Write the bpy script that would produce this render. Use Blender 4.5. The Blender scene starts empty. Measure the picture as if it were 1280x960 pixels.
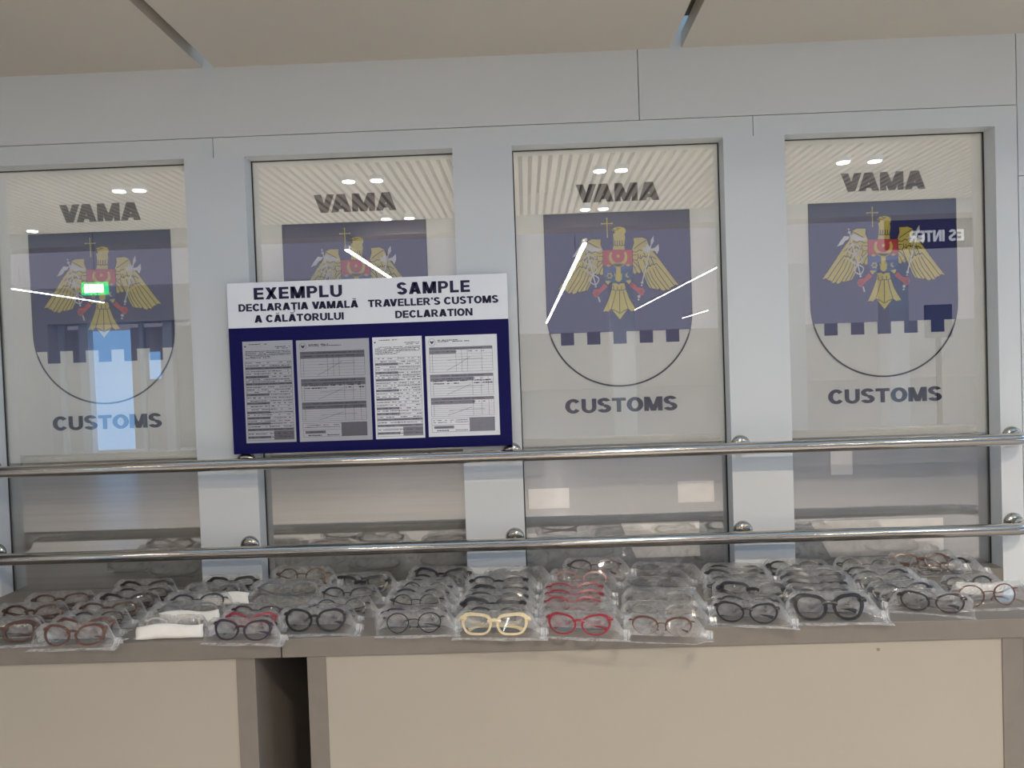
import bpy, math, random
from mathutils import Vector, Matrix
random.seed(7)
C = bpy.context.scene.collection
sc = bpy.context.scene
PI = math.pi

# ------------------------------------------------------------------ camera, light, exposure
cd = bpy.data.cameras.new('camera'); cam = bpy.data.objects.new('camera', cd); C.objects.link(cam)
cd.sensor_fit = 'HORIZONTAL'; cd.sensor_width = 36.0; cd.lens = 36.0 * 925.0 / 1280.0
cd.clip_start = 0.05; cd.clip_end = 200
_r = Vector((0.99922316, 0.01883539, -0.0346164)); _u = Vector((0.03415303, 0.0243905, 0.99911895)); _f = Vector((-0.01966311, 0.99952505, -0.02372827))
cam.matrix_world = Matrix(((_r.x, _u.x, -_f.x, 0.0), (_r.y, _u.y, -_f.y, -2.2), (_r.z, _u.z, -_f.z, 1.6), (0, 0, 0, 1)))
sc.camera = cam
sc.view_settings.view_transform = 'Standard'; sc.view_settings.look = 'None'
sc.view_settings.gamma = 1.0; sc.view_settings.use_curve_mapping = False
sc.view_settings.exposure = 0.84
sc.cycles.transparent_max_bounces = 48
sc.cycles.max_bounces = 10; sc.cycles.glossy_bounces = 5; sc.cycles.diffuse_bounces = 4
sc.cycles.use_denoising = True

WORLD_STRENGTH = 1.22
DOWN_W = 122.0
STRIP_E = 14.0
SKY_E = 0.52
w = bpy.data.worlds.new('hall_air'); sc.world = w; w.use_nodes = True
bg = w.node_tree.nodes['Background']; bg.inputs[1].default_value = WORLD_STRENGTH
_tc = w.node_tree.nodes.new('ShaderNodeTexCoord'); _sx = w.node_tree.nodes.new('ShaderNodeSeparateXYZ'); _mr = w.node_tree.nodes.new('ShaderNodeMapRange'); _rp = w.node_tree.nodes.new('ShaderNodeValToRGB')
_mr.inputs['From Min'].default_value = -1; _rp.color_ramp.elements[0].color = (.08, .14, .20, 1); _rp.color_ramp.elements[0].position = .30; _rp.color_ramp.elements[1].position = .85; _rp.color_ramp.elements[1].color = (.66, 1.0, 1.40, 1)   # the hall is open and brighter to the right
w.node_tree.links.new(_tc.outputs['Generated'], _sx.inputs[0]); w.node_tree.links.new(_sx.outputs['X'], _mr.inputs['Value']); w.node_tree.links.new(_mr.outputs[0], _rp.inputs['Fac']); w.node_tree.links.new(_rp.outputs[0], bg.inputs[0])

def area(name, loc, rot, sx, sy, power, color):
    l = bpy.data.lights.new(name, 'AREA'); l.shape = 'RECTANGLE'; l.size = sx; l.size_y = sy; l.energy = power; l.color = color
    o = bpy.data.objects.new(name, l); C.objects.link(o); o.location = loc; o.rotation_euler = rot
    return o

# ------------------------------------------------------------------ materials
def s2l(c):
    return tuple(((x / 255.0) / 12.92 if x / 255.0 <= .04045 else ((x / 255.0 + .055) / 1.055) ** 2.4) for x in c)

def mat(name, rgb, rough=.5, metal=0.0, vary=.06, scale=18.0, bump=0.0, spec=.5, stretch=None):
    m = bpy.data.materials.new(name); m.use_nodes = True
    nt = m.node_tree; b = nt.nodes['Principled BSDF']
    b.inputs['Roughness'].default_value = rough; b.inputs['Metallic'].default_value = metal
    b.inputs['Specular IOR Level'].default_value = spec
    tc = nt.nodes.new('ShaderNodeTexCoord'); mp = nt.nodes.new('ShaderNodeMapping')
    if stretch: mp.inputs['Scale'].default_value = stretch
    no = nt.nodes.new('ShaderNodeTexNoise'); no.inputs['Scale'].default_value = scale; no.inputs['Detail'].default_value = 4
    nt.links.new(tc.outputs['Object'], mp.inputs['Vector']); nt.links.new(mp.outputs['Vector'], no.inputs['Vector'])
    rp = nt.nodes.new('ShaderNodeValToRGB'); c = s2l(rgb)
    rp.color_ramp.elements[0].position = .3; rp.color_ramp.elements[1].position = .7
    rp.color_ramp.elements[0].color = (*[x * (1 - vary) for x in c], 1); rp.color_ramp.elements[1].color = (*[min(1, x * (1 + vary)) for x in c], 1)
    nt.links.new(no.outputs['Fac'], rp.inputs['Fac']); nt.links.new(rp.outputs['Color'], b.inputs['Base Color'])
    if bump:
        bp = nt.nodes.new('ShaderNodeBump'); bp.inputs['Strength'].default_value = bump; bp.inputs['Distance'].default_value = .002
        nt.links.new(no.outputs['Fac'], bp.inputs['Height']); nt.links.new(bp.outputs['Normal'], b.inputs['Normal'])
    return m

def emit(name, col, strength):
    m = bpy.data.materials.new(name); m.use_nodes = True; nt = m.node_tree; nt.nodes.clear()
    e = nt.nodes.new('ShaderNodeEmission'); e.inputs[0].default_value = (*col, 1); e.inputs[1].default_value = strength
    o = nt.nodes.new('ShaderNodeOutputMaterial'); nt.links.new(e.outputs[0], o.inputs[0])
    return m

def clear(name, tint, gloss, rough, haze=0.0, haze_col=(.8, .8, .8), wrinkle=0.0, wscale=60.0, gloss_edge=0.0, margin=False):
    # see-through sheet: transparent + mirror-like reflection (+ milky haze)
    m = bpy.data.materials.new(name); m.use_nodes = True; nt = m.node_tree; nt.nodes.clear()
    N = nt.nodes.new; L = nt.links.new
    out = N('ShaderNodeOutputMaterial'); tr = N('ShaderNodeBsdfTransparent'); tr.inputs[0].default_value = (*tint, 1)
    gl = N('ShaderNodeBsdfGlossy'); gl.inputs['Roughness'].default_value = rough; gl.inputs[0].default_value = (1, 1, 1, 1)
    lw = N('ShaderNodeLayerWeight'); lw.inputs[0].default_value = .35
    ma = N('ShaderNodeMath'); ma.operation = 'MULTIPLY_ADD'; ma.inputs[1].default_value = gloss_edge; ma.inputs[2].default_value = gloss
    L(lw.outputs['Facing'], ma.inputs[0])
    base = tr.outputs[0]
    if haze or wrinkle:
        tc = N('ShaderNodeTexCoord'); no = N('ShaderNodeTexNoise'); no.inputs['Scale'].default_value = wscale; no.inputs['Detail'].default_value = 5; no.inputs['Distortion'].default_value = 1.2
        L(tc.outputs['Object'], no.inputs['Vector'])
        bp = N('ShaderNodeBump'); bp.inputs['Strength'].default_value = wrinkle; bp.inputs['Distance'].default_value = .006
        L(no.outputs['Fac'], bp.inputs['Height']); L(bp.outputs['Normal'], gl.inputs['Normal'])
        df = N('ShaderNodeBsdfDiffuse'); df.inputs[0].default_value = (*haze_col, 1)
        tl = N('ShaderNodeBsdfTranslucent'); tl.inputs[0].default_value = (*haze_col, 1)
        mx = N('ShaderNodeMixShader'); mx.inputs[0].default_value = .4; L(df.outputs[0], mx.inputs[1]); L(tl.outputs[0], mx.inputs[2])
        mr = N('ShaderNodeMapRange'); mr.inputs['From Min'].default_value = .35; mr.inputs['From Max'].default_value = .75
        mr.inputs['To Min'].default_value = haze * .65; mr.inputs['To Max'].default_value = haze * 1.9
        L(no.outputs['Fac'], mr.inputs['Value'])
        fac = mr.outputs[0]
        if margin:                       # doubled, crinkled film at the two ends of a bag is milkier than the part drawn tight over the frame
            sx = N('ShaderNodeSeparateXYZ'); L(tc.outputs['Object'], sx.inputs[0])
            ab = N('ShaderNodeMath'); ab.operation = 'ABSOLUTE'; L(sx.outputs['X'], ab.inputs[0])
            mg = N('ShaderNodeMapRange'); mg.inputs['From Min'].default_value = .070; mg.inputs['From Max'].default_value = .088; mg.inputs['To Min'].default_value = .10; mg.inputs['To Max'].default_value = 1.0
            L(ab.outputs[0], mg.inputs['Value']); mm = N('ShaderNodeMath'); mm.operation = 'MULTIPLY'; L(fac, mm.inputs[0]); L(mg.outputs[0], mm.inputs[1]); fac = mm.outputs[0]
        m2 = N('ShaderNodeMixShader'); L(fac, m2.inputs[0]); L(tr.outputs[0], m2.inputs[1]); L(mx.outputs[0], m2.inputs[2]); base = m2.outputs[0]
    m3 = N('ShaderNodeMixShader'); L(ma.outputs[0], m3.inputs[0]); L(base, m3.inputs[1]); L(gl.outputs[0], m3.inputs[2])
    L(m3.outputs[0], out.inputs[0])
    return m

def film(name, rgb):                     # frosted film: scatters the light of both sides
    m = mat(name, rgb, .7, vary=.02, scale=5); nt = m.node_tree; b = nt.nodes['Principled BSDF']; src = b.inputs['Base Color'].links[0].from_socket
    tl = nt.nodes.new('ShaderNodeBsdfTranslucent'); mx = nt.nodes.new('ShaderNodeMixShader'); mx.inputs[0].default_value = .4
    nt.links.new(src, tl.inputs[0]); nt.links.new(b.outputs[0], mx.inputs[1]); nt.links.new(tl.outputs[0], mx.inputs[2]); nt.links.new(mx.outputs[0], nt.nodes['Material Output'].inputs[0])
    return m

M = dict(
    wall=mat('white_coated_panel', (220, 223, 224), .45, vary=.012, scale=3, spec=.35),
    joint=mat('dark_joint', (38, 36, 34), .7),
    gasket=mat('dark_rubber_gasket', (52, 50, 46), .6),
    jamb=mat('grey_jamb', (176, 172, 164), .5, vary=.02, scale=4),
    backing=film('pale_film', (234, 230, 222)),
    blind=mat('linen_blind', (160, 158, 152), .8, vary=.10, scale=6, stretch=(.25, 1, 14)),
    lower=mat('grey_lower_film', (160, 163, 165), .7, vary=.02, scale=5),
    hallceil=emit('hall_ceiling_added_glow', (.235, .235, .29), 1.0),  # glow added to the ceiling to lift the hall's reflection over the stickers
    ceil=mat('beige_metal_ceiling', (216, 208, 196), .5, vary=.02, scale=2),
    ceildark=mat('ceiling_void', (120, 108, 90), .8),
    slat=mat('white_slat', (238, 230, 220), .55, vary=.03),
    hallwall=mat('hall_wall', (208, 202, 196), .6, vary=.04, scale=1.5),
    halldark=mat('hall_bulkhead', (92, 88, 86), .6, vary=.05),
    floor=mat('polished_floor', (158, 157, 155), .28, vary=.05, scale=4),
    steel=mat('brushed_steel', (196, 190, 182), .11, 1.0, vary=.04, scale=40, stretch=(.2, 6, 6)),
    chrome=mat('polished_steel', (182, 176, 166), .16, 1.0, vary=.04),
    counter=mat('grey_laminate', (130, 123, 115), .5, vary=.035, scale=30, spec=.35),
    front=mat('cream_laminate', (174, 167, 155), .5, vary=.015, scale=5, spec=.3),
    scuff=mat('brown_scuff', (150, 125, 95), .8),
    under=mat('grey_back_board', (120, 112, 104), .7),  # plain board below the counter, darker than the wall panels
    navy=mat('navy_vinyl', (40, 40, 104), .5, vary=.03),
    gold=mat('gold_vinyl', (232, 212, 92), .5, vary=.04, scale=40),
    ink=mat('black_ink', (28, 24, 26), .5),
    letter=mat('dark_navy_vinyl', (34, 32, 56), .5),
    red=mat('red_vinyl', (216, 70, 50), .5, vary=.04),
    blue=mat('blue_vinyl', (60, 90, 152), .5, vary=.04),
    white=mat('white_vinyl', (236, 232, 226), .5),
    boardnavy=mat('navy_board', (13, 12, 84), .4, vary=.03, spec=.2),
    boardwhite=mat('white_board', (250, 251, 255), .4, vary=.01),
    boardink=mat('navy_print', (26, 22, 66), .5),
    paper=mat('white_paper', (240, 240, 243), .7, vary=.015, scale=30),
    papergrey=mat('grey_paper', (182, 182, 188), .7, vary=.02, scale=30),  # greyer sheet tone of the two left forms
    formline=mat('printed_lines', (88, 86, 92), .8, vary=.15, scale=80),
    formfill=mat('printed_grey_fields', (140, 139, 148), .8, vary=.06, scale=60),
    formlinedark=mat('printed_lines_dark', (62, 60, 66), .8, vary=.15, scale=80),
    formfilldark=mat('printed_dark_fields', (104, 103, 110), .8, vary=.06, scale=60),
    foam=mat('white_foam', (236, 232, 224), .8, vary=.03, scale=60, bump=.25),
    lens=clear('clear_lens', (.985, .985, .98), .02, .01, gloss_edge=.12),
    tint=clear('grey_tint_lens', (.80, .80, .81), .03, .03, gloss_edge=.15),
    pane=clear('window_glass', (.99, .99, .99), .155, .0, gloss_edge=.25),
    bag=clear('clear_bag_film', (.97, .97, .97), .008, .14, haze=.16, haze_col=(.92, .92, .92), wrinkle=.22, wscale=30, gloss_edge=.09, margin=True),
    bagback=clear('crinkled_bag_film', (.98, .98, .98), .012, .2, haze=.35, haze_col=(.93, .93, .92), wrinkle=.25, wscale=32, gloss_edge=.08),
    zip=clear('bag_zip', (.95, .95, .95), .05, .25, haze=.36, haze_col=(.9, .91, .91), wrinkle=.2, wscale=50, gloss_edge=.15),
    lamp=emit('lamp_diffuser', (1, .95, .87), 14.0),
    strip=emit('linear_lamp', (1, .98, .95), STRIP_E),
    skylight=emit('skylight_glass', (.42, .69, 1.0), SKY_E),
    sky=emit('daylight_glass', (.3, .58, 1.0), .9),
    boothfill=emit('booth_added_glow', (1, 1, .99), 19.0),  # added fill light behind the backing film
    exitgreen=emit('exit_green', (.05, .65, .2), 2.0),
    exitwhite=emit('exit_white', (.75, 1, .82), 7.0),
    lampbody=mat('white_lamp_body', (230, 228, 224), .4),
    screen=mat('dark_screen', (30, 32, 60), .2),
    signtext=emit('sign_lettering', (.9, .92, 1), .6),
)

# ------------------------------------------------------------------ mesh helpers
class MB:
    def __init__(self): self.v = []; self.f = []
    def box(self, x0, x1, y0, y1, z0, z1):
        i = len(self.v)
        self.v += [(x0, y0, z0), (x1, y0, z0), (x1, y1, z0), (x0, y1, z0), (x0, y0, z1), (x1, y0, z1), (x1, y1, z1), (x0, y1, z1)]
        self.f += [(i, i+3, i+2, i+1), (i+4, i+5, i+6, i+7), (i, i+1, i+5, i+4), (i+1, i+2, i+6, i+5), (i+2, i+3, i+7, i+6), (i+3, i, i+4, i+7)]
        return self
    def prism(self, pts, y0, y1):            # polygon in x,z extruded along y
        a = sum(pts[k][0] * pts[(k+1) % len(pts)][1] - pts[(k+1) % len(pts)][0] * pts[k][1] for k in range(len(pts)))
        if a < 0: pts = pts[::-1]
        i = len(self.v); n = len(pts)
        self.v += [(x, y0, z) for x, z in pts] + [(x, y1, z) for x, z in pts]
        self.f.append(tuple(range(i, i + n))); self.f.append(tuple(range(i + 2*n - 1, i + n - 1, -1)))
        for k in range(n):
            k2 = (k + 1) % n; self.f.append((i + k2, i + k, i + n + k, i + n + k2))
        return self
    def strip(self, pts, wd, y0, y1):        # polyline of given width as prisms in x,z
        for (ax, az), (bx, bz) in zip(pts[:-1], pts[1:]):
            dx, dz = bx - ax, bz - az; l = math.hypot(dx, dz)
            if l < 1e-7: continue
            nx, nz = -dz / l * wd / 2, dx / l * wd / 2; ex, ez = dx / l * wd * .2, dz / l * wd * .2
            self.prism([(ax - ex + nx, az - ez + nz), (ax - ex - nx, az - ez - nz), (bx + ex - nx, bz + ez - nz), (bx + ex + nx, bz + ez + nz)], y0, y1)
        return self
    def disc(self, x, z, r, y0, y1, n=20): return self.prism([(x + r*math.cos(2*PI*k/n), z + r*math.sin(2*PI*k/n)) for k in range(n)], y0, y1)
    def tube(self, path, rad, n=16, caps=True, flat=1.0):    # swept tube through 3D points; rad float or list
        P = [Vector(p) for p in path]; rings = []
        up = Vector((0, 0, 1))
        for k, p in enumerate(P):
            t = (P[min(k+1, len(P)-1)] - P[max(k-1, 0)]).normalized()
            s = t.cross(up)
            if s.length < .05: s = t.cross(Vector((0, 1, 0)))
            s.normalize(); u = s.cross(t).normalized(); r = rad[k] if isinstance(rad, (list, tuple)) else rad
            i = len(self.v); self.v += [tuple(p + s * (r * math.cos(2*PI*q/n)) + u * (r * flat * math.sin(2*PI*q/n))) for q in range(n)]
            rings.append(i)
        for a, b in zip(rings[:-1], rings[1:]):
            for q in range(n):
                q2 = (q + 1) % n; self.f.append((a + q, a + q2, b + q2, b + q))
        if caps:
            self.f.append(tuple(rings[0] + q for q in range(n))[::-1]); self.f.append(tuple(rings[-1] + q for q in range(n)))
        return self
    def lathe_y(self, x, z, prof, n=28):     # (radius, y) profile round an axis along y
        rings = []
        for r, y in prof:
            i = len(self.v); self.v += [(x + r*math.cos(2*PI*q/n), y, z + r*math.sin(2*PI*q/n)) for q in range(n)]; rings.append(i)
        for a, b in zip(rings[:-1], rings[1:]):
            for q in range(n):
                q2 = (q + 1) % n; self.f.append((a + q, a + q2, b + q2, b + q))
        self.f.append(tuple(rings[0] + q for q in range(n))[::-1]); self.f.append(tuple(rings[-1] + q for q in range(n)))
        return self
    def mesh(self, name, smooth=False):
        me = bpy.data.meshes.new(name); me.from_pydata(self.v, [], self.f); me.update()
        if smooth:
            for p in me.polygons: p.use_smooth = True
        return me
    def build(self, name, m, parent=None, smooth=False, bevel=0.0):
        return link(name, self.mesh(name, smooth), m, parent, bevel)

def link(name, me, m, parent=None, bevel=0.0):
    if m is not None and not me.materials: me.materials.append(m)
    o = bpy.data.objects.new(name, me); C.objects.link(o)
    if parent: o.parent = parent
    if bevel:
        b = o.modifiers.new('bevel', 'BEVEL'); b.width = bevel; b.segments = 2; b.limit_method = 'ANGLE'
    return o

def tag(o, label, cat, group=None):
    o['label'] = label; o['category'] = cat
    if group: o['group'] = group
    return o
def struct(o): o['kind'] = 'structure'; return o
def thing(name, label, cat, loc=(0, 0, 0), group=None):
    o = bpy.data.objects.new(name, None); C.objects.link(o); o.location = loc; o.empty_display_size = .05
    return tag(o, label, cat, group)


# block capitals drawn from polygons (cap height 1)
def _ring(cx, cy, rx, ry, a0, a1, tx, ty, n=22):
    A = [math.radians(a0 + (a1 - a0) * k / n) for k in range(n + 1)]
    return [[(cx + rx*math.cos(p), cy + ry*math.sin(p)), (cx + rx*math.cos(q), cy + ry*math.sin(q)), (cx + (rx-tx)*math.cos(q), cy + (ry-ty)*math.sin(q)), (cx + (rx-tx)*math.cos(p), cy + (ry-ty)*math.sin(p))] for p, q in zip(A[:-1], A[1:])]
def _r(x0, x1, y0, y1): return [(x0, y0), (x1, y0), (x1, y1), (x0, y1)]
def _fl(p, w): return [(w - x, y) for x, y in p]
def glyph(c):
    if c == 'A': l = [(0,0),(.33,0),(.64,1),(.29,1)]; return .96, [l, _fl(l, .96), _r(.2,.76,.16,.36)]
    if c == 'Ă': w_, g = glyph('A'); return w_, g + _ring(.48, 1.27, .21, .17, 180, 360, .09, .09, 10)
    if c == 'V': l = [(0,1),(.34,1),(.63,0),(.31,0)]; return .96, [l, _fl(l, .96)]
    if c == 'M': l = [(.02,1),(.34,1),(.69,0),(.39,0)]; return 1.08, [_r(0,.28,0,1), _r(.80,1.08,0,1), l, _fl(l, 1.08)]
    if c == 'N': return .90, [_r(0,.25,0,1), _r(.65,.90,0,1), [(.02,1),(.28,1),(.88,0),(.62,0)]]
    if c == 'E': return .74, [_r(0,.26,0,1), _r(.2,.74,0,.2), _r(.2,.70,.41,.59), _r(.2,.73,.8,1)]
    if c == 'L': return .70, [_r(0,.26,0,1), _r(.2,.70,0,.21)]
    if c == 'I': return .26, [_r(0,.26,0,1)]
    if c == 'T': return .82, [_r(0,.82,.79,1), _r(.28,.54,0,.9)]
    if c == 'Ț': w_, g = glyph('T'); return w_, g + [[(.34,-.08),(.50,-.08),(.48,-.24),(.36,-.34),(.40,-.2)]]
    if c == 'X': l = [(0,0),(.31,0),(.87,1),(.56,1)]; return .87, [l, _fl(l, .87)]
    if c == 'P': return .80, [_r(0,.26,0,1), _r(.2,.46,.81,1), _r(.2,.46,.36,.55)] + _ring(.46, .68, .34, .32, -90, 90, .25, .19)
    if c == 'R': w_, g = glyph('P'); return .90, g + [[(.32,.40),(.58,.42),(.90,0),(.60,0)]]
    if c == 'D': return .88, [_r(0,.26,0,1), _r(.2,.42,.8,1), _r(.2,.42,0,.2)] + _ring(.42, .5, .46, .5, -90, 90, .26, .2)
    if c == 'O': return .98, _ring(.49, .5, .49, .52, 0, 360, .29, .22, 36)
    if c == 'C': return .92, _ring(.48, .5, .48, .52, 38, 322, .29, .22, 30)
    if c == 'U': return .88, [_r(0,.26,.36,1), _r(.62,.88,.36,1)] + _ring(.44, .37, .44, .39, 180, 360, .26, .2)
    if c == 'S': return .82, _ring(.41, .735, .39, .29, 18, 268, .28, .21) + _ring(.41, .275, .41, .295, -162, 92, .29, .22)
    if c == '’': return .24, [[(0,1),(.24,1),(.22,.78),(.08,.64),(.06,.7),(.10,.8),(0,.8)]]
    return .32, []
def text_mesh(s, x0, x1, z0, z1, y, depth, bold=0, spacing=1.0):
    out, x = [], 0
    for k, c in enumerate(s):
        w_, g = glyph(c); out += [[(px + x, pz) for px, pz in p] for p in g]; x += w_ + .07 * spacing ** 6 - (.2 if s[k:k+2] in ('VA', 'AV') else .1 if s[k:k+2] in ('AT', 'LT', 'ȚI') and 0 else 0)
    x -= .07 * spacing ** 6; b = MB()
    for p in out: b.prism([(x0 + px / x * (x1 - x0), z0 + pz * (z1 - z0)) for px, pz in p], y, y + depth)
    return b.mesh('lettering')

# ------------------------------------------------------------------ the setting: booth wall
GAP = .0022
PX = [(-1.80, -1.615), (-.997, -.816), (-.196, -.020), (.601, .780), (1.389, 1.452)]      # pillars between the windows
OPEN = [(-1.615, -.997), (-.816, -.196), (-.020, .601), (.780, 1.389)]
ZB, ZT, ZL, ZC = .0, 2.251, 2.309, 2.516
b = MB()
for x0, x1 in PX: b.box(x0, x1, 0, .056, ZB, ZT)
b.box(-2.6, -1.80, 0, .056, ZB, ZT)
struct(b.build('wall_pillars', M['wall']))
b = MB()
for x0, x1 in [(-2.6, -.908 - GAP/2), (-.908 + GAP/2, .689 - GAP/2), (.689 + GAP/2, 1.452)]: b.box(x0, x1, 0, .056, ZT, ZL)
struct(b.build('wall_lintel', M['wall']))
b = MB()
for x0, x1 in [(-2.6, -1.26), (-1.26 + 0*GAP, .358 - GAP/2), (.358 + GAP/2, 1.452)]: b.box(x0, x1, .0, .05, ZL + GAP, 2.75)
struct(b.build('wall_fascia', M['wall']))
b = MB()
b.box(1.452 + GAP*1.2, 2.9, 0, .056, 0, 2.103); b.box(1.452 + GAP*1.2, 2.9, 0, .056, 2.103 + GAP, 2.75)
struct(b.build('wall_right', M['wall']))
struct(MB().box(-2.7, 3.0, 1.60, 1.64, 0, 2.8).build('wall_back', M['wall']))      # the booth behind the frosted film, lit by an added tube
struct(MB().box(-2.74, -2.7, -.0, 1.64, 0, 2.8).build('wall_booth_left', M['wall'])); struct(MB().box(3.0, 3.04, -.0, 1.64, 0, 2.8).build('wall_booth_right', M['wall']))
struct(MB().box(-2.7, 3.0, .06, 1.64, 2.75, 2.8).build('ceiling_booth', M['wall']))
struct(MB().box(-2.57, -2.42, -1.12, 0, .96, 2.515).build('wall_added_shade', M['halldark']))  # unseen dark panel added to dim the left end of the booth
b = MB(); b.box(-2.7, 3.0, .056, .060, ZT + .021, 2.75)
for x0, x1 in PX: b.box(x0 + .022, x1 - .022, .0562, .060, 0, ZT + .021)
b.box(-2.7, -1.822, .0562, .06, 0, 2.75).box(1.44, 3.0, .0562, .06, 0, 2.75).box(-2.7, 3.0, .0562, .06, 0, .9)
struct(b.build('trim_1', M['joint']))

# windows: gasket, pane, pale backing; the lower part has a blind in the two left ones
for k, (x0, x1) in enumerate(OPEN):
    r = struct(MB().box(x0 - .02, x0 + .0, .056, .07, .9, ZT + .02).box(x1, x1 + .02, .056, .07, .9, ZT + .02).box(x0, x1, .056, .07, ZT, ZT + .02).build('window_%d' % (k + 1), M['jamb']))
    g = MB(); e = .0034
    g.box(x0, x0 + e, .0535, .056, .955, ZT); g.box(x1 - e, x1, .0535, .056, .955, ZT); g.box(x0 + e, x1 - e, .0535, .056, ZT - e * .8, ZT)
    g.build('gasket', M['gasket'], r)
    MB().box(x0 - .004, x1 + .004, .0565, .0600, .92, ZT + .006).build('pane', M['pane'], r)
    low = 1.352
    MB().box(x0 - .01, x1 + .01, .0660, .075, low, ZT + .01).build('backing_film', M['backing'], r)
    if k >= 2: MB().box(x0 - .01, x1 + .01, .0660, .075, .90, low - .0015).build('lower_panel', M['lower'], r)
    if k < 2:
        bl = MB()
        for j in range(18):
            z = .9 + j * (low - .9) / 18
            bl.box(x0 - .01, x1 + .01, .0675 + .0005 * (j % 2), .069, z, z + (low - .9) / 18)
        bl.build('blind', M['blind'], r)

# ceiling soffit of three flat panels with dark slots between them
SL = [(-.928, -.893), (.452, .487)]
for k, (x0, x1) in enumerate([(-2.8, SL[0][0]), (SL[0][1], SL[1][0]), (SL[1][1], 3.0)]):
    struct(MB().box(x0, x1, -.50, 0, ZC, ZC + .045).build('ceiling' if k == 0 else 'ceiling_panel', M['ceil']))
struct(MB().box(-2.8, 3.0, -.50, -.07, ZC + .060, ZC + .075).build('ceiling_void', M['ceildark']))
struct(MB().box(-2.8, 3.0, -.52, -.50, ZC, 3.9).build('wall_soffit_front', M['wall']))

struct(MB().box(-1.9, 5, -1.60, -.525, 2.80, 2.83).build('ceiling_skylight', M['skylight']))
# hall behind the photographer (mirrored in the panes)
struct(MB().box(-36, 38, -45, .3, -.05, 0).build('floor', M['floor']))
b = MB(); x = -11.0
while x < 12.0:
    b.box(x, x + .056, -7.55, -1.00, 3.6, 3.68); x += .0985
struct(b.build('ceiling_slats', M['slat']))
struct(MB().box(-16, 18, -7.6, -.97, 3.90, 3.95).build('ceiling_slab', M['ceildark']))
struct(MB().box(-16, 18, -8.0, -7.6, 3.42, 3.95).build('wall_bulkhead', M['hallwall']))
struct(MB().box(-36, 38, -45, -8.0, 3.62, 3.70).build('ceiling_hall', M['hallceil']))
struct(MB().box(-36, 38, -45.2, -45, 0, 3.7).build('wall_far', M['hallwall']))
struct(MB().box(-13.2, -10.3, -14.2, -13.5, 0, 3.62).box(-7.2, -4.0, -14.2, -13.5, 0, 3.62).box(-10.3, -7.2, -14.2, -13.5, 2.85, 3.62).build('wall_entrance', M['hallwall']))
for k, (x, wd) in enumerate([(5.55, .55), (7.9, .42), (1.9, .5)]):
    struct(MB().box(x, x + wd, -14.4, -13.9, 0, 3.62).build('wall_column', M['wall']))
d = struct(MB().box(-10.3, -10.2, -13.95, -13.85, 0, 2.85).box(-7.3, -7.2, -13.95, -13.85, 0, 2.85).box(-9.75, -9.55, -13.9, -13.7, 0, 2.85).box(-8.5, -8.42, -13.95, -13.85, 0, 2.85).box(-7.9, -7.7, -13.9, -13.7, 0, 2.85).build('door_1', M['wall']))
MB().box(-9.75, -8.75, -13.99, -13.97, .05, 2.70).build('door_pane', M['sky'], d)
MB().box(-8.75, -7.3, -13.99, -13.97, .05, 2.75).box(-10.2, -9.75, -13.99, -13.97, .05, 2.75).build('door_panel', M['hallwall'], d)
MB().box(-8.35, -8.1, -13.969, -13.965, 1.6, 2.2).build('door_light', M['sky'], d)

# ------------------------------------------------------------------ lamps of the hall
def downlight(x, y, label):
    t = thing('ceiling_light', label, 'light', (x, y, 3.56), 'downlights between the ceiling slats')
    MB().lathe_y(0, 0, [(.062, 0), (.075, .0), (.075, .06), (.062, .06)], 24).build('housing', M['lampbody'], t).rotation_euler = (PI/2, 0, 0)
    MB().lathe_y(0, 0, [(.06, .004), (.06, .008)], 24).build('diffuser', M['lamp'], t).rotation_euler = (-PI/2, 0, 0)
    l = bpy.data.lights.new('downlight', 'SPOT'); l.energy = DOWN_W; l.spot_size = math.radians(150); l.spot_blend = .8; l.shadow_soft_size = .05; l.color = (1, .87, .72)
    o = bpy.data.objects.new('bulb', l); C.objects.link(o); o.parent = t; o.location = (0, 0, -.02)
DL = [(-4.16, -5.34, 'left of the pair farther left, front row'), (-3.95, -5.34, 'right of the pair farther left, front row'),
      (-1.76, -5.32, 'left of the pair left of centre, front row'), (-1.47, -5.32, 'right of the pair left of centre, front row'),
      (.82, -5.3, 'left of the pair right of centre, front row'), (1.04, -5.3, 'right of the pair right of centre, front row'),
      (3.3, -5.34, 'left of the pair far right, front row'), (3.62, -5.34, 'right of the pair far right, front row'),
      (-6.31, -7.17, 'single one at far left, back row'),
      (-1.74, -7.27, 'left of the pair left of centre, back row'), (-1.44, -7.27, 'right of the pair left of centre, back row'),
      (.82, -7.16, 'left of the pair right of centre, back row'), (1.05, -7.16, 'right of the pair right of centre, back row')]
DL += [(x, -3.4, s) for x, s in [(.82, 'left of the pair right of centre'), (1.05, 'right of the pair right of centre'), (3.3, 'left of the pair far right'), (3.62, 'right of the pair far right')]]  # unseen row added to brighten and warm the lower pillars
for x, y, s in DL: downlight(x, y, ('added round downlight of the unseen row nearest the booth, ' if y > -4 else 'round downlight mirrored in the panes, ') + s)

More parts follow.
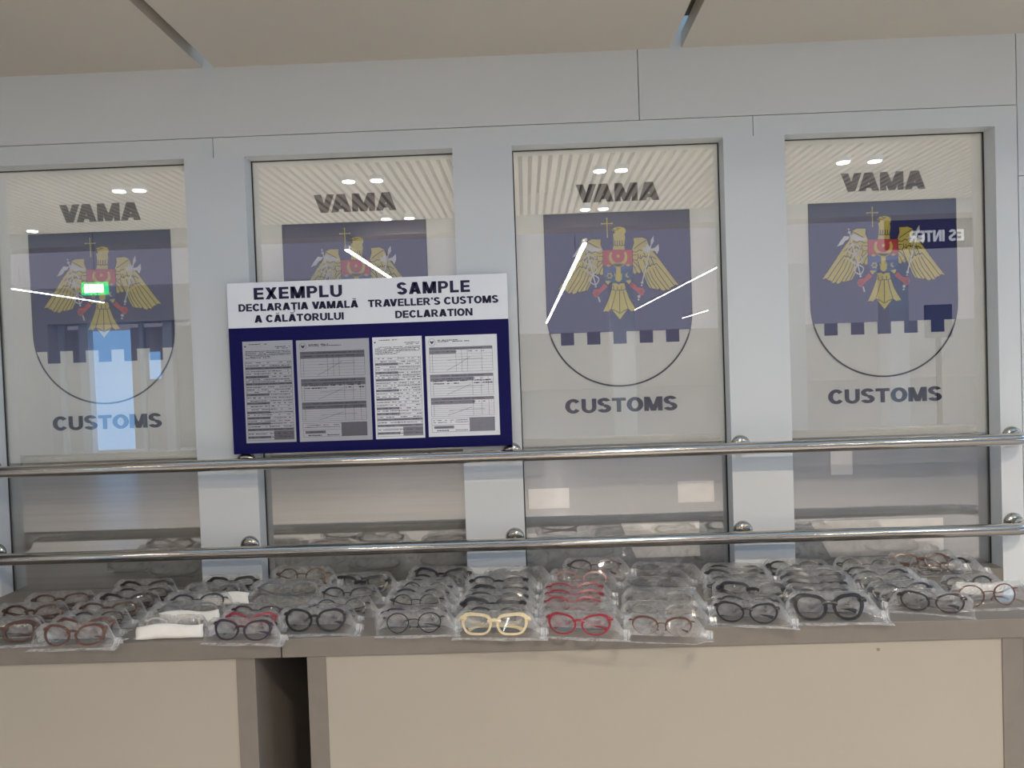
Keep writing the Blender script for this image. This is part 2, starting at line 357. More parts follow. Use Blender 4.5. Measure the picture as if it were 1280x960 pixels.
def linear(x, y0, y1, label, wd=.027):
    t = thing('pendant_light', label, 'light', (x, (y0 + y1) / 2, 3.2), 'long linear lamps of the hall'); h = abs(y1 - y0) / 2
    MB().box(-wd - .002, wd + .002, -h, h, .012, .07).build('housing', M['lampbody'], t)
    MB().box(-wd, wd, -h, h, .0, .012).build('diffuser', M['strip'], t)
    for s in (-1, 1): MB().tube([(0, s * h * .8, .07), (0, s * h * .8, .42)], .004, 6).build('cable', M['gasket'], t)
linear(.84, -26.0, -7.6, 'long linear lamp mirrored as the thick slash in the third window')
linear(3.4, -26.0, -7.4, 'long linear lamp mirrored as a thin line across third and fourth windows', .006)
linear(6.0, -26.0, -22.0, 'long linear lamp mirrored as a short faint line in the third window', .006)
linear(-2.3, -10.6, -7.4, 'linear lamp mirrored as a white slash above the notice board')
linear(-8.65, -12.8, -10.0, 'linear lamp mirrored as the upper thin line in the leftmost window', .016)
linear(-11.5, -16.0, -14.0, 'linear lamp mirrored as the lower thin line in the leftmost window')

t = thing('exit_sign', 'green lit exit sign mirrored in the leftmost window', 'sign', (-5.2, -6.6, 2.72))
MB().box(-.155, .155, -.03, .018, -.075, .075).build('housing', M['exitgreen'], t)
MB().box(-.115, .115, .018, .022, -.05, .05).build('lit_face', M['exitwhite'], t)
MB().tube([(0, -.005, .075), (0, -.005, .70)], .0025, 8).build('rod', M['gasket'], t)
t = thing('hall_sign', 'dark overhead sign with pale lettering mirrored in the rightmost window', 'sign', (6.24, -9.0, 3.36))
MB().box(-.75, 1.3, -.05, .0, -.2, .24).build('panel', M['screen'], t)
link('lettering', text_mesh('ES INTER', .41, -.41, -.10, .07, .0005, .006), M['signtext'], t)
t = thing('information_screen', 'dark upright screen mirrored in the rightmost window', 'screen', (8.8, -13.6, 0))
MB().box(-.28, .28, -.06, .0, 1.9, 2.6).build('display', M['screen'], t); MB().box(-.05, .05, -.06, -.02, 0, 1.9).box(-.3, .3, -.3, .2, 0, .03).build('stand', M['halldark'], t)

t = thing('ceiling_light', 'added white light tube inside the booth, brightening the frosted panes from behind', 'light', (.15, .80, 2.70))  # added so that light comes through the backing film from behind
MB().box(-2.5, 2.5, -.06, .06, 0, .05).build('housing', M['lampbody'], t)
MB().box(-2.45, 2.45, -.05, .05, -.008, 0).build('diffuser', M['boothfill'], t)

# ------------------------------------------------------------------ customs stickers behind the panes
S = .44 / 1037.0                     # metres per drawing unit
def uv(p):                           # drawing units (traced on a tilted sheet) -> level sheet coordinates, origin top left of the shield
    x, y = p; u = (x - 8) - .022 * (y - 135); v = (y - 135) + .031 * (x - 8)
    return (u * S, -v * S)
AX = 519 * S
def poly(mb, pts, y0, y1): mb.prism([uv(p) for p in pts], y0, y1)
def mirr(pts2): return [(2 * AX - x, z) for x, z in pts2]
YN, YG, YR, YO, YW = (.0646, .0650), (.0640, .0644), (.0634, .0638), (.0628, .0632), (.0622, .0626)

def make_sticker(label):
    t = thing('customs_sticker', label, 'sticker', (0, 0, 0), 'customs stickers on the windows')
    W = .44; R = W / 2; cy = -.307
    # navy field with the battlement cut out of its lower edge, clipped by the round bottom
    zt, zb = -.361, -.398; n = 11; seg = W / n
    def half(z): return R if z > cy else math.sqrt(max(0, R*R - (cy - z)**2))
    lo = []
    for k in range(n):
        a, bb = k * seg, (k + 1) * seg; z = zt if k % 2 == 0 else zb
        lo += [(a, z), (bb, z)]
    def clip(p): h = half(p[1]); return (min(max(p[0], R - h), R + h), p[1])
    lo = [clip(p) for p in lo]
    side_r = [(R + half(z), z) for z in [-.05, -.2, cy, -.32, -.335, -.35]]
    side_l = [(R - half(z), z) for z in [-.35, -.335, -.32, cy, -.2, -.05]]
    pts = [(0, 0), (0, -.02)] + side_l[::-1] + lo + side_r[::-1] + [(W, -.02), (W, 0)]
    MB().prism(pts, *YN).build('shield_field', M['navy'], t)
    b = MB(); arc = [(R - R * math.cos(a), cy - R * math.sin(a)) for a in [PI * k / 40 for k in range(41)]]
    b.strip([(0, 0)] + arc + [(W, 0)], .0030, *YO).strip(arc[4:-4], .0048, *YO); b.strip([(0, 0), (W, 0)], .0030, *YO)
    b.build('shield_outline', M['ink'], t)
    # eagle
    g = MB()
    poly(g, [(500,236),(520,223),(555,221),(583,229),(592,242),(591,262),(584,272),(588,300),(583,340),(584,384),(500,384),(506,345),(506,295),(502,275),(512,264),(502,252),(495,243)], *YG)
    WL = [(318,325),(350,308),(415,308),(413,345),(428,385),(430,560),(412,570),(402,553),(385,567),(372,552),(352,590),(335,640),(318,672),(300,680),(278,682),(262,692),(250,682),(235,694),(212,702),(202,688),(186,697),(172,692),(164,678),(140,672),(134,662),(105,668),(150,605),(200,530),(255,445),(290,400),(312,350)]
    wl = [uv(p) for p in WL]; g.prism(wl, *YG); g.prism(mirr(wl), *YG)
    tail = [(495,622),(582,622),(592,670),(618,740),(668,820),(640,822),(628,827),(606,808),(546,885),(484,808),(462,830),(450,824),(425,828),(465,740),(488,670)]
    poly(g, tail, *YG)
    g.build('eagle', M['gold'], t)
    # feather and beak lines
    o = MB(); lines = []
    for p in [[(140,670),(205,575),(252,512)],[(172,692),(235,590),(268,525)],[(202,688),(262,600),(288,535)],[(235,694),(290,605),(312,545)],[(262,690),(310,615),(330,560)],[(300,680),(332,610),(344,565)],
              [(252,512),(262,500),(276,512),(290,503),(304,520),(318,510),(330,535),(344,530),(352,560)],[(276,512),(292,470),(300,440)],[(304,520),(318,480),(322,455)],[(330,535),(342,500),(350,470)],
              [(262,470),(285,450),(300,458),(318,440),(335,452),(352,440),(368,460),(385,450),(400,470),(428,462)],[(352,590),(380,520),(395,470)],[(372,552),(395,505),(428,470)],[(402,553),(415,520),(430,500)],
              [(300,420),(330,400),(350,410),(375,395),(400,412),(428,405)],[(320,330),(350,345),(385,365),(413,385)],[(385,450),(390,425)],[(335,452),(345,420)],[(400,430),(428,432)],[(368,460),(372,430)]]:
        q = [uv(a) for a in p]; lines += [q, mirr(q)]
    for k in range(4): lines.append([uv((516 + 17*k, 320)), uv((516 + 17*k, 350))])
    lines += [[uv(a) for a in p] for p in [[(506,356),(520,350),(533,358),(548,350),(562,358),(574,350),(584,356)],[(497,238),(515,246),(540,243)],[(503,262),(515,256)],
              [(545,672),(546,832)],[(520,680),(505,740),(484,808)],[(572,680),(585,740),(606,808)],[(484,808),(515,820),(546,840),(575,820),(606,808)],[(490,665),(515,676),(545,672),(570,676),(590,662)],[(500,640),(505,665)],[(530,645),(530,672)],[(560,645),(560,672)],[(520,222),(540,236),(556,232)]]]
    for l in lines: o.strip(l, .0017, *YO)
    o.strip(wl + wl[:1], .0013, *YO); o.strip(mirr(wl) + mirr(wl)[:1], .0013, *YO); o.strip([uv(p) for p in tail + tail[:1]], .0013, *YO)
    o.strip([uv((502,240)), uv((505,252)), uv((514,262))], .0025, *YO)
    o.build('feather_lines', M['ink'], t)
    # breast shield: red above, blue below, with the ox head
    b = MB(); poly(b, [(429,388),(643,385),(643,494),(429,497)], *YR); b.build('red_chief', M['red'], t)
    b = MB(); poly(b, [(429,497),(643,494),(643,560),(630,590),(600,606),(568,614),(540,634),(512,616),(478,608),(446,592),(430,565)], *YR); b.build('blue_base', M['blue'], t)
    b = MB()
    ring = []
    for k in range(25): a = math.radians(-215 + 250 * k / 24); ring.append((537 + 66*math.cos(a), 438 - 66*math.sin(a)))
    for k in range(24, -1, -1): a = math.radians(-208 + 236 * k / 24); ring.append((537 + 47*math.cos(a), 430 - 50*math.sin(a)))
    poly(b, ring, *YO)
    poly(b, [(497,488),(520,486),(556,486),(580,488),(572,502),(554,508),(556,560),(564,592),(552,610),(540,614),(527,610),(515,594),(522,560),(522,508),(505,502)], *YO)
    star = [(537 + (15 if k % 2 == 0 else 8)*math.cos(2*PI*k/16), 430 + (15 if k % 2 == 0 else 8)*math.sin(2*PI*k/16)) for k in range(16)]; poly(b, star, *YW)
    for cx, cyy in [(467,499),(608,495)]: poly(b, [(cx-18,cyy),(cx,cyy-10),(cx+18,cyy),(cx,cyy+10)], *YO)
    for k in range(6): a = 2*PI*k/6; poly(b, [(475 + 16*math.cos(a) + 7*math.cos(c), 570 + 16*math.sin(a) + 7*math.sin(c)) for c in [2*PI*j/8 for j in range(8)]], *YO)
    poly(b, [(512,548),(518,560),(516,580),(510,572)], *YO); poly(b, [(562,548),(558,560),(560,580),(566,572)], *YO)
    cr = [(606 + 17*math.cos(a), 567 + 17*math.sin(a)) for a in [math.radians(70 + 220*k/12) for k in range(13)]] + [(612 + 12*math.cos(a), 564 + 13*math.sin(a)) for a in [math.radians(280 - 200*k/12) for k in range(13)]]; poly(b, cr, *YO)
    b.build('ox_head', M['gold'], t)
    # cross held in the beak
    b = MB(); b.strip([uv((459,160)), uv((462,298))], .0026, *YO); b.strip([uv((423,199)), uv((497,197))], .0026, *YO)
    for cx, cyy in [(459,162),(424,199),(496,197)]: b.disc(*uv((cx, cyy)), .0024, *YW, n=10)
    b.build('cross', M['gold'], t)
    # red legs with yellow cuffs
    arm = [(436,624),(460,648),(424,680),(400,702),(388,724),(366,720),(352,692),(364,668),(402,664)]; q = [uv(p) for p in arm]
    for s, nm in ((0, 'left'), (1, 'right')):
        m_ = (lambda a: mirr(a)) if s else (lambda a: a)
        a = MB().prism(m_(q), *YO).build('talon', M['red'], t)
        MB().prism(m_([uv(p) for p in [(444,604),(488,610),(474,622),(462,636),(450,622)]]), *YR).build('cuff', M['gold'], a)
        l = MB(); l.strip(m_([uv(p) for p in [(364,684),(380,692),(394,690)]]), .0013, *YW).strip(m_([uv(p) for p in [(360,700),(378,704),(390,700)]]), .0013, *YW); l.build('claw_lines', M['ink'], a)
    # winged staff with two snakes on the left
    b = MB(); A, Bq = (298,330), (378,650)
    b.strip([uv(A), uv(Bq)], .0034, *YW); b.disc(*uv((297,336)), .0044, *YW, n=14); b.disc(*uv((293,315)), .0028, *YW, n=12); b.disc(*uv((376,648)), .0030, *YW, n=12)
    b.strip([uv((394,722)), uv((404,756))], .0044, *YW)
    dx, dy = Bq[0] - A[0], Bq[1] - A[1]; L = math.hypot(dx, dy); nx, ny = -dy / L, dx / L
    for sg in (1, -1):
        sn = []
        for k in range(41):
            f = .28 + .68 * k / 40; amp = 46 * (1 - .35 * (k / 40)) * math.sin(3 * PI * k / 40) * sg
            sn.append(uv((A[0] + dx*f + nx*amp, A[1] + dy*f + ny*amp)))
        b.strip(sn, .0034, *YW)
    poly(b, [(210,437),(232,402),(262,362),(300,366),(290,386),(268,396),(252,420),(230,430)], *YW); poly(b, [(300,366),(332,346),(362,366),(425,380),(395,396),(350,396),(310,380)], *YW)
    b.build('winged_staff', M['white'], t)
    # battle axe on the right
    b = MB(); b.strip([uv((778,330)), uv((706,624))], .0034, *YW)
    poly(b, [(790,288),(793,325),(779,350),(768,345),(772,315)], *YW); poly(b, [(768,380),(800,372),(826,346),(829,385),(815,419),(800,396),(775,394)], *YW)
    poly(b, [(770,371),(738,345),(737,370),(704,372),(722,385),(702,400),(736,396),(746,411),(766,390)], *YW)
    for cx, cyy, r in [(707,620,.0042),(704,640,.0026),(683,720,.0046),(680,742,.0028)]: b.disc(*uv((cx, cyy)), r, *YW, n=12)
    b.build('axe', M['white'], t)
    # lettering
    link('lettering', text_mesh('VAMA', .100, .352, .0335, .0885, .0640, .0004, .055, .92), M['letter'], t)
    link('lettering', text_mesh('CUSTOMS', .046, .388, -.606, -.563, .0640, .0004, .05, .95), M['letter'], t)
    return t
st = make_sticker('navy eagle shield sticker in the leftmost window, with the green exit sign reflected over it')
spots = [(-1.519, 2.056, None), (-.731, 2.056, 'eagle shield sticker half hidden behind the sample notice board'),
         (.0695, 2.056, 'navy eagle shield sticker just right of the sample notice board'), (.868, 2.058, 'navy eagle shield sticker in the rightmost window')]
for k, (x, z, lab) in enumerate(spots):
    if k == 0: o = st
    else:
        o = st.copy(); C.objects.link(o); o['label'] = lab
        for ch in list(st.children):
            c = ch.copy(); C.objects.link(c); c.parent = o
            for gch in list(ch.children):
                d = gch.copy(); C.objects.link(d); d.parent = c
    o.location = (x, 0, z)

# ------------------------------------------------------------------ notice board with four sample forms
t = thing('notice_board', 'navy and white sample customs declaration board resting above the upper handrail', 'board', (-.46, -.02, 1.368))
def loc(o): o.location = (.46, .02, -1.368); return o
loc(MB().box(-.873, -.047, -.031, -.012, 1.368, 1.740).build('panel', M['boardnavy'], t, bevel=.0012))
loc(MB().box(-.873, -.047, -.031, -.012, 1.740, 1.873).build('header', M['boardwhite'], t, bevel=.0012))
for i, (x, z) in enumerate([(-.84, 1.42), (-.84, 1.82), (-.09, 1.42), (-.09, 1.82)]): loc(MB().lathe_y(x, z, [(.012, -.012), (.012, .0)], 14).build('standoff', M['chrome'], t))
for s, x0, x1, zc, h, bo, sp in [('EXEMPLU', -.793, -.532, 1.8395, .0345, .05, 1.12), ('SAMPLE', -.371, -.156, 1.8395, .0345, .05, 1.12),
        ('DECLARAȚIA VAMALĂ', -.840, -.486, 1.7995, 0.0215, .04, 1.0), ('A CĂLĂTORULUI', -.794, -.530, 1.7655, 0.0215, .04, 1.0),
        ("TRAVELLER’S CUSTOMS", -.457, -.074, 1.7990, 0.0215, .04, 1.0), ('DECLARATION', -.378, -.151, 1.7640, 0.0215, .04, 1.0)]:
    loc(link('lettering', text_mesh(s, x0, x1, zc - h/2, zc + h/2, -.0318, .0006, bo, sp), M['boardink'], t))

def form(label, x0, x1, z0, z1, kind, dark):
    t = thing('paper_form', label, 'paper', ((x0 + x1)/2, -.0315, z0), 'sample forms on the notice board')
    W, H = x1 - x0, z1 - z0; rnd = random.Random(int(x0 * -1000))
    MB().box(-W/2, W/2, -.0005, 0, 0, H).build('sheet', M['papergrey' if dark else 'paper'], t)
    L, F = MB(), MB(); ya, yb = -.0008, -.0005
    def X(u): return -W/2 + u * W
    def Zv(v): return H * (1 - v)
    def hl(u0, u1, v, th=.0006): L.box(X(u0), X(u1), ya, yb, Zv(v) - th/2, Zv(v) + th/2)
    def vl(u, v0, v1, th=.0006): L.box(X(u) - th/2, X(u) + th/2, ya, yb, Zv(v1), Zv(v0))
    def fill(u0, u1, v0, v1): F.box(X(u0), X(u1), -.0007, yb, Zv(v1), Zv(v0))
    def words(u0, u1, v, hgt=.0022, dens=.85):        # a line of illegible small print
        x = X(u0)
        while x < X(u1) - .002:
            l = min(rnd.uniform(.002, .009), X(u1) - x)
            if rnd.random() < dens: L.box(x, x + l, ya, yb, Zv(v) - hgt/2 * rnd.uniform(.5, 1), Zv(v) + hgt/2 * rnd.uniform(.5, 1))
            x += l + .0012
    def diag(u0, v0, u1, v1): L.strip([(X(u0), Zv(v0)), (X((u0+u1)/2) + .004, Zv((v0+v1)/2) + .001), (X(u1), Zv(v1))], .0007, ya, yb)
    # small crest top left
    cx, cz = X(.09 if kind else .05), Zv(.062 if kind else .05); r = .008 if kind else .0045
    L.prism([(cx - r*.8, cz + r*.6), (cx, cz + r*.2), (cx + r*.8, cz + r*.6), (cx + r*.5, cz - r*.2), (cx, cz - r*.7), (cx - r*.5, cz - r*.2)], ya, yb)
    if kind:
        L.strip([(cx + r*1.25*math.cos(a), cz + r*1.35*math.sin(a)) for a in [2*PI*k/20 for k in range(21)]], .0006, ya, yb)
        words(.17, .45, .045, .003); words(.17, .62, .058, .003)
        vs = [(.115, .36), (.385, .595), (.615, .80)]
        for i, (a, e) in enumerate(vs):
            hl(.05, .93, a); hl(.05, .93, e); vl(.05, a, e); vl(.93, a, e); vl(.09, a + .06, e)
            fill(.05, .93, a, a + .028); fill(.05, .93 if dark else (.42 if i == 0 else .66), a + .03, a + .065); words(.2, .8, a + .014, .0025); words(.1, .9, a + .045, .0022, .55)
            n = 6
            for k in range(n): hl(.05, .93, a + .068 + (e - a - .068) * k / n, .0004)
            for u in ((.42, .5, .58, .78) if i == 0 else (.64, .76, .86)): vl(u, a + .03, e)
            diag(.28, e - .01, .62, a + .10); diag(.3, a + .13, .80, a + .12); 
        words(.1, .6, .45, .004, .7); words(.1, .45, .475, .004, .7); words(.66, .92, .45, .004, .7); words(.66, .92, .475, .004, .7)
        hl(.05, .93, .82); vl(.05, .82, .955); vl(.93, .82, .955); hl(.05, .93, .955); fill(.58, .93, .82, .955); hl(.05, .58, .885); vl(.58, .82, .955)
        words(.07, .56, .84, .0022); words(.07, .56, .86, .0022); fill(.08, .36, .895, .922); words(.1, .34, .908, .0022); words(.12, .3, .94, .004, .8); words(.38, .55, .94, .003, .7)
    else:
        words(.13, .5, .03, .0025); words(.65, .95, .06, .0025); words(.68, .95, .075, .0025)
        for k in range(6): words(.05, .96 if k < 4 else .55, .10 + .013*k, .0022, .92)
        v = .20
        secs = [(.20, 0), (.23, 0), (.255, 1), (.285, 0), (.31, 0), (.34, 1), (.365, 0), (.385, 0), (.41, 1), (.44, 0), (.465, 0), (.49, 0), (.515, 1), (.545, 0), (.575, 0), (.60, 1), (.63, 0), (.66, 0), (.69, 1), (.715, 0), (.745, 1), (.775, 0), (.80, 1), (.83, 0), (.86, 1), (.90, 0), (.935, 1)]
        for v, d in secs:
            hl(.04, .96, v, .0005); words(.05, .95, v + .012, .0026, .72)
            if d: fill(.04, rnd.choice([.5, .96]), v, v + .022)
            u = rnd.choice([.3, .48, .5, .7]); vl(u, v, v + .028, .0005)
        vl(.04, .20, .975); vl(.96, .20, .975); hl(.04, .96, .975); fill(.56, .96, .885, .972)
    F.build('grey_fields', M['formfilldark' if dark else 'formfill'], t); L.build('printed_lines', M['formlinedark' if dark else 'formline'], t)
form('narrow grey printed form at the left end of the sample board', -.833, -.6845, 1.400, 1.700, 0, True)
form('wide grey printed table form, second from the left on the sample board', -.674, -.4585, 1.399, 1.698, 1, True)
form('narrow white printed form, third from the left on the sample board', -.4485, -.303, 1.3995, 1.699, 0, False)
form('wide white printed table form at the right end of the sample board', -.2925, -.0825, 1.401, 1.697, 1, False)

# papers seen through the lower panes
def sheet(label, x0, x1, z0, z1, sk=0.0):
    t = thing('paper_sheet', label, 'paper', (x0, .0625, z0), 'papers behind the lower panes'); W, H = x1 - x0, z1 - z0
    MB().prism([(0, 0), (W, 0), (W, H), (sk, H)], 0, .0012).build('sheet', M['white'], t)
sheet('small white paper behind the third pane, near the pillar with the notice board', -.006, .119, 1.160, 1.222)
sheet('white paper behind the third pane, close to its right edge, between the handrails', .451, .561, 1.166, 1.231)
sheet('slanted white paper behind the third pane, at the lower handrail', .318, .513, 1.000, 1.108, -.045)
sheet('narrow white paper behind the rightmost pane, between the handrails', .916, .982, 1.236, 1.314)
sheet('large slanted white paper low behind the rightmost pane, at the lower handrail', .91, 1.251, .985, 1.096, -.06)

# ------------------------------------------------------------------ handrails
def rail(z, label):
    t = thing('handrail', label, 'handrail', (0, -.09, z), 'steel handrails along the booth front')
    path = [(-2.5, 0, 0), (-1.5, 0, 0), (-.5, 0, 0), (.5, 0, 0), (1.365, 0, 0)]
    cx = 1.365; r = .055
    path += [(cx + r*math.sin(a), r - r*math.cos(a), 0) for a in [PI/2*k/10 for k in range(1, 11)]] + [(cx + r, .088, 0)]
    MB().tube(path, .0172, 24).build('tube', M['steel'], t, smooth=True)
    for x in (-2.30, -1.62, -.848, -.050, .627, 1.42):
        fl = MB().lathe_y(x, 0, [(.0285, .0898), (.0285, .087), (.027, .083), (.022, .078), (.015, .0755), (.011, .0745)], 32).build('flange', M['chrome'], t, smooth=True)
        if x < 1.4: MB().tube([(x, .078, 0), (x, .03, 0), (x, .012, 0)], .0065, 12).build('bracket', M['chrome'], fl, smooth=True)
rail(1.345, 'upper brushed steel handrail just below the notice board')
rail(1.090, 'lower brushed steel handrail just above the eyeglasses')

# ------------------------------------------------------------------ counters
def counter(label, x0, x1, legs, px0, px1):
    t = thing('counter', label, 'counter', ((x0 + x1)/2, -.2, 0)); ox = -(x0 + x1)/2; y = lambda v: v + .2
    b = lambda n, m, *c, bev=0.0: MB().box(c[0] + ox, c[1] + ox, y(c[2]), y(c[3]), c[4], c[5]).build(n, m, t, bevel=bev)
    b('top', M['counter'], x0, x1, -.420, -.0005, .908, .955, bev=.0015)
    for a, c in legs: b('side_panel', M['counter'], a, c, -.417, -.0125, 0, .908, bev=.001)
    b('front_panel', M['front'], px0, px1, -.414, -.396, .0, .907)
    return t
counter('left grey counter with cream front, left of the counter seam', -2.5, -.6225, [(-2.5, -2.455), (-.735, -.688)], -2.455, -.735)
counter('right grey counter with cream front, right of the counter seam', -.6195, 1.24, [(-.560, -.5135), (1.120, 1.169)], -.5135, 1.120)
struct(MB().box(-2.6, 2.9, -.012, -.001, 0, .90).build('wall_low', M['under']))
for x0, x1 in OPEN: struct(MB().box(x0, x1, -.0005, .0535, .90, .9548).build('trim_sill', M['counter']))
tag(MB().prism([(.826 + .0042*math.cos(2*PI*k/12)*(1 + .2*math.sin(3*k)), .887 + .0042*math.sin(2*PI*k/12)) for k in range(12)], -.4146, -.4138).build('stain', M['scuff']), 'small brown spot on the cream front of the right counter', 'stain')

# ------------------------------------------------------------------ eyeglasses in zip bags
# column, shape, colour, x, y of the bottom rim, height above the counter, width, turn
ROWS = [
    ('A','oval','tort',-1.342,-0.156,0.001,0.165,0.13,25),
    ('A','oval','tort',-1.356,-0.260,0.001,0.172,0.03,25),
    ('A','oval','brown',-1.348,-0.350,0.001,0.151,-0.00,25),
    ('A','thick','tort',-1.331,-0.405,0.001,0.178,0.05,12),
    ('B','cat','dkbrown',-1.152,-0.058,0.005,0.158,0.00,25),
    ('B','oval','dkbrown',-1.129,-0.119,0.001,0.161,-0.00,25),
    ('B','cat','dkbrown',-1.146,-0.170,0.001,0.162,-0.00,25),
    ('B','oval','tort',-1.152,-0.250,0.001,0.166,0.03,25),
    ('B','half','dkbrown',-1.146,-0.307,0.003,0.143,0.05,25),
    ('B','cat','brown',-1.149,-0.370,0.001,0.157,-0.04,25),
    ('B','oval2','brown',-1.115,-0.459,0.009,0.161,-0.01,12),
    ('C','thick','black',-0.893,-0.056,0.011,0.150,0.01,25),
    ('C','oval','grey',-0.929,-0.087,0.001,0.152,0.06,25),
    ('C','half','black',-0.937,-0.185,0.001,0.159,0.04,25),
    ('C','half','grey',-0.923,-0.274,0.001,0.170,0.07,25),
    ('C','oval','white',-0.912,-0.376,0.002,0.148,0.04,12),
    ('D','round','wire',-0.681,-0.063,0.023,0.167,-0.05,25),
    ('D','half','grey',-0.707,-0.116,0.001,0.187,-0.01,25),
    ('D','rimless','clear',-0.679,-0.227,0.001,0.161,-0.18,25),
    ('D','oval','purple',-0.731,-0.301,0.003,0.143,-0.09,25),
    ('D','cat','red',-0.725,-0.358,0.004,0.138,-0.08,25),
    ('D','oval2','purple',-0.705,-0.460,0.011,0.155,-0.12,12),
    ('E','oval','black',-0.494,-0.055,0.011,0.142,0.01,25),
    ('E','thick','black',-0.507,-0.075,0.001,0.172,-0.05,25),
    ('E','half','black',-0.524,-0.159,0.001,0.157,-0.07,25),
    ('E','round','black',-0.512,-0.279,0.001,0.152,0.04,25),
    ('E','half','black',-0.544,-0.317,0.005,0.138,-0.09,25),
    ('E','big','black',-0.550,-0.385,0.001,0.163,-0.05,12),
    ('F','cat','black',-0.273,-0.055,0.012,0.173,-0.16,25),
    ('F','half','black',-0.291,-0.053,0.001,0.152,-0.16,25),
    ('F','half','black',-0.302,-0.095,0.006,0.132,-0.10,25),
    ('F','round','black',-0.307,-0.147,0.001,0.151,-0.05,25),
    ('F','half','black',-0.314,-0.192,0.001,0.157,-0.05,25),
    ('F','round','black',-0.316,-0.255,0.002,0.147,-0.05,25),
    ('F','oval','purple',-0.307,-0.365,0.001,0.163,-0.01,25),
    ('F','round','black',-0.297,-0.414,0.001,0.156,-0.01,12),
    ('G','rimless','tint',-0.052,-0.058,0.019,0.160,-0.05,25),
    ('G','half','black',-0.078,-0.069,0.005,0.137,-0.10,25),
    ('G','oval','black',-0.100,-0.103,0.001,0.166,-0.00,25),
    ('G','thick','black',-0.097,-0.184,0.001,0.156,-0.05,25),
    ('G','oval','dkgrey',-0.101,-0.253,0.001,0.164,-0.09,25),
    ('G','thick','black',-0.109,-0.310,0.001,0.167,-0.05,25),
    ('G','half','black',-0.099,-0.363,0.001,0.151,-0.09,25),
    ('G','rect','cream',-0.097,-0.468,0.010,0.168,-0.08,12),
    ('H','half','plum',0.179,-0.057,0.031,0.159,-0.06,25),
    ('H','half','pink',0.136,-0.074,0.001,0.163,-0.16,25),
    ('H','oval','red',0.113,-0.181,0.001,0.155,-0.05,25),
    ('H','oval','red',0.107,-0.243,0.001,0.154,-0.09,25),
    ('H','half','red',0.098,-0.296,0.002,0.148,-0.09,25),
    ('H','rimless','clear',0.111,-0.356,0.001,0.172,-0.12,25),
    ('H','oval2','red',0.102,-0.482,0.010,0.158,-0.19,12),
    ('I','rimless','tint',0.383,-0.055,0.015,0.168,-0.27,25),
    ('I','rimless','tint',0.356,-0.066,0.001,0.152,-0.11,25),
    ('I','rimless','tint',0.338,-0.134,0.002,0.149,-0.15,25),
    ('I','half','black',0.329,-0.265,0.001,0.160,-0.18,25),
    ('I','rect','clearf',0.326,-0.310,0.001,0.175,-0.13,25),
    ('I','oval','clearf',0.313,-0.395,0.001,0.172,-0.09,25),
    ('I','half','brown',0.291,-0.508,0.015,0.150,-0.19,12),
    ('J','oval','black',0.585,-0.061,0.001,0.162,-0.16,25),
    ('J','cat','black',0.572,-0.111,0.001,0.165,-0.15,25),
    ('J','half','dkgrey',0.565,-0.162,0.001,0.158,-0.10,25),
    ('J','wire','black',0.552,-0.202,0.001,0.154,-0.05,25),
    ('J','rect','black',0.576,-0.258,0.001,0.178,-0.22,25),
    ('J','oval','dkbrown',0.539,-0.340,0.002,0.148,-0.22,25),
    ('J','oval2','black',0.516,-0.406,0.001,0.155,-0.24,12),
    ('K','oval','black',0.764,-0.054,0.008,0.157,-0.11,25),
    ('K','oval','grey',0.783,-0.097,0.001,0.153,-0.08,25),
    ('K','thick','black',0.777,-0.165,0.001,0.168,-0.06,25),
    ('K','thick','black',0.759,-0.224,0.001,0.164,-0.05,25),
    ('K','rect','dkgrey',0.743,-0.284,0.001,0.154,-0.07,25),
    ('K','oval','dkgrey',0.734,-0.344,0.001,0.157,-0.07,25),
    ('K','rectbig','black',0.720,-0.405,0.001,0.178,-0.06,12),
    ('L','round','black',0.969,-0.056,0.003,0.159,-0.17,25),
    ('L','half','black',0.964,-0.115,0.001,0.159,-0.21,25),
    ('L','oval','black',0.976,-0.149,0.001,0.159,0.10,25),
    ('L','wire','dkgrey',0.959,-0.198,0.001,0.156,-0.05,25),
    ('L','oval','dkblue',0.963,-0.281,0.001,0.168,0.03,25),
    ('L','half','black',0.961,-0.325,0.004,0.138,-0.05,25),
    ('L','oval2','dkbrown',0.985,-0.366,0.001,0.152,-0.35,12),
    ('M','oval','brown',1.128,-0.057,0.017,0.168,-0.06,25),
    ('M','oval','dkbrown',1.192,-0.060,0.001,0.170,0.04,25),
    ('M','half','black',1.171,-0.218,0.004,0.139,0.06,25),
    ('M','round','brown',1.145,-0.337,0.001,0.172,0.06,12),
]
COL = dict(tort=(74, 44, 28), dkbrown=(44, 32, 28), brown=(96, 58, 42), black=(24, 23, 25), grey=(112, 114, 116), white=(206, 200, 192), wire=(110, 88, 66), clear=(186, 182, 176),
           purple=(52, 28, 46), red=(150, 32, 48), cream=(226, 208, 168), plum=(66, 44, 58), pink=(176, 132, 128), tint=(150, 150, 150), clearf=(150, 146, 140), dkgrey=(52, 52, 56), dkblue=(38, 42, 54))
CN = dict(tort='tortoiseshell', dkbrown='dark brown', brown='brown', black='black', grey='grey', white='white', wire='gold', clear='clear', purple='dark purple', red='red', cream='cream',
          plum='plum', pink='pale pink', tint='grey-tinted', clearf='clear', dkgrey='dark grey', dkblue='dark blue')
SN = dict(oval='oval', oval2='oval', thick='thick-rimmed', cat='upswept', half='half-rim', round='round', rimless='rimless', big='large round', rect='rectangular', rectbig='large thick', wire='thin')
COLNAME = dict(A='the leftmost column', B='second column from left', C='the foam sleeve column', D='column left of counter seam',
               E='column right of counter seam', F='the thin round frames’ column', G='the cream pair’s column', H='the bright red column',
               I='column right of the red', J='fourth column from right', K='third column from right', L='second column from right', M='the rightmost column')
MATS = {}
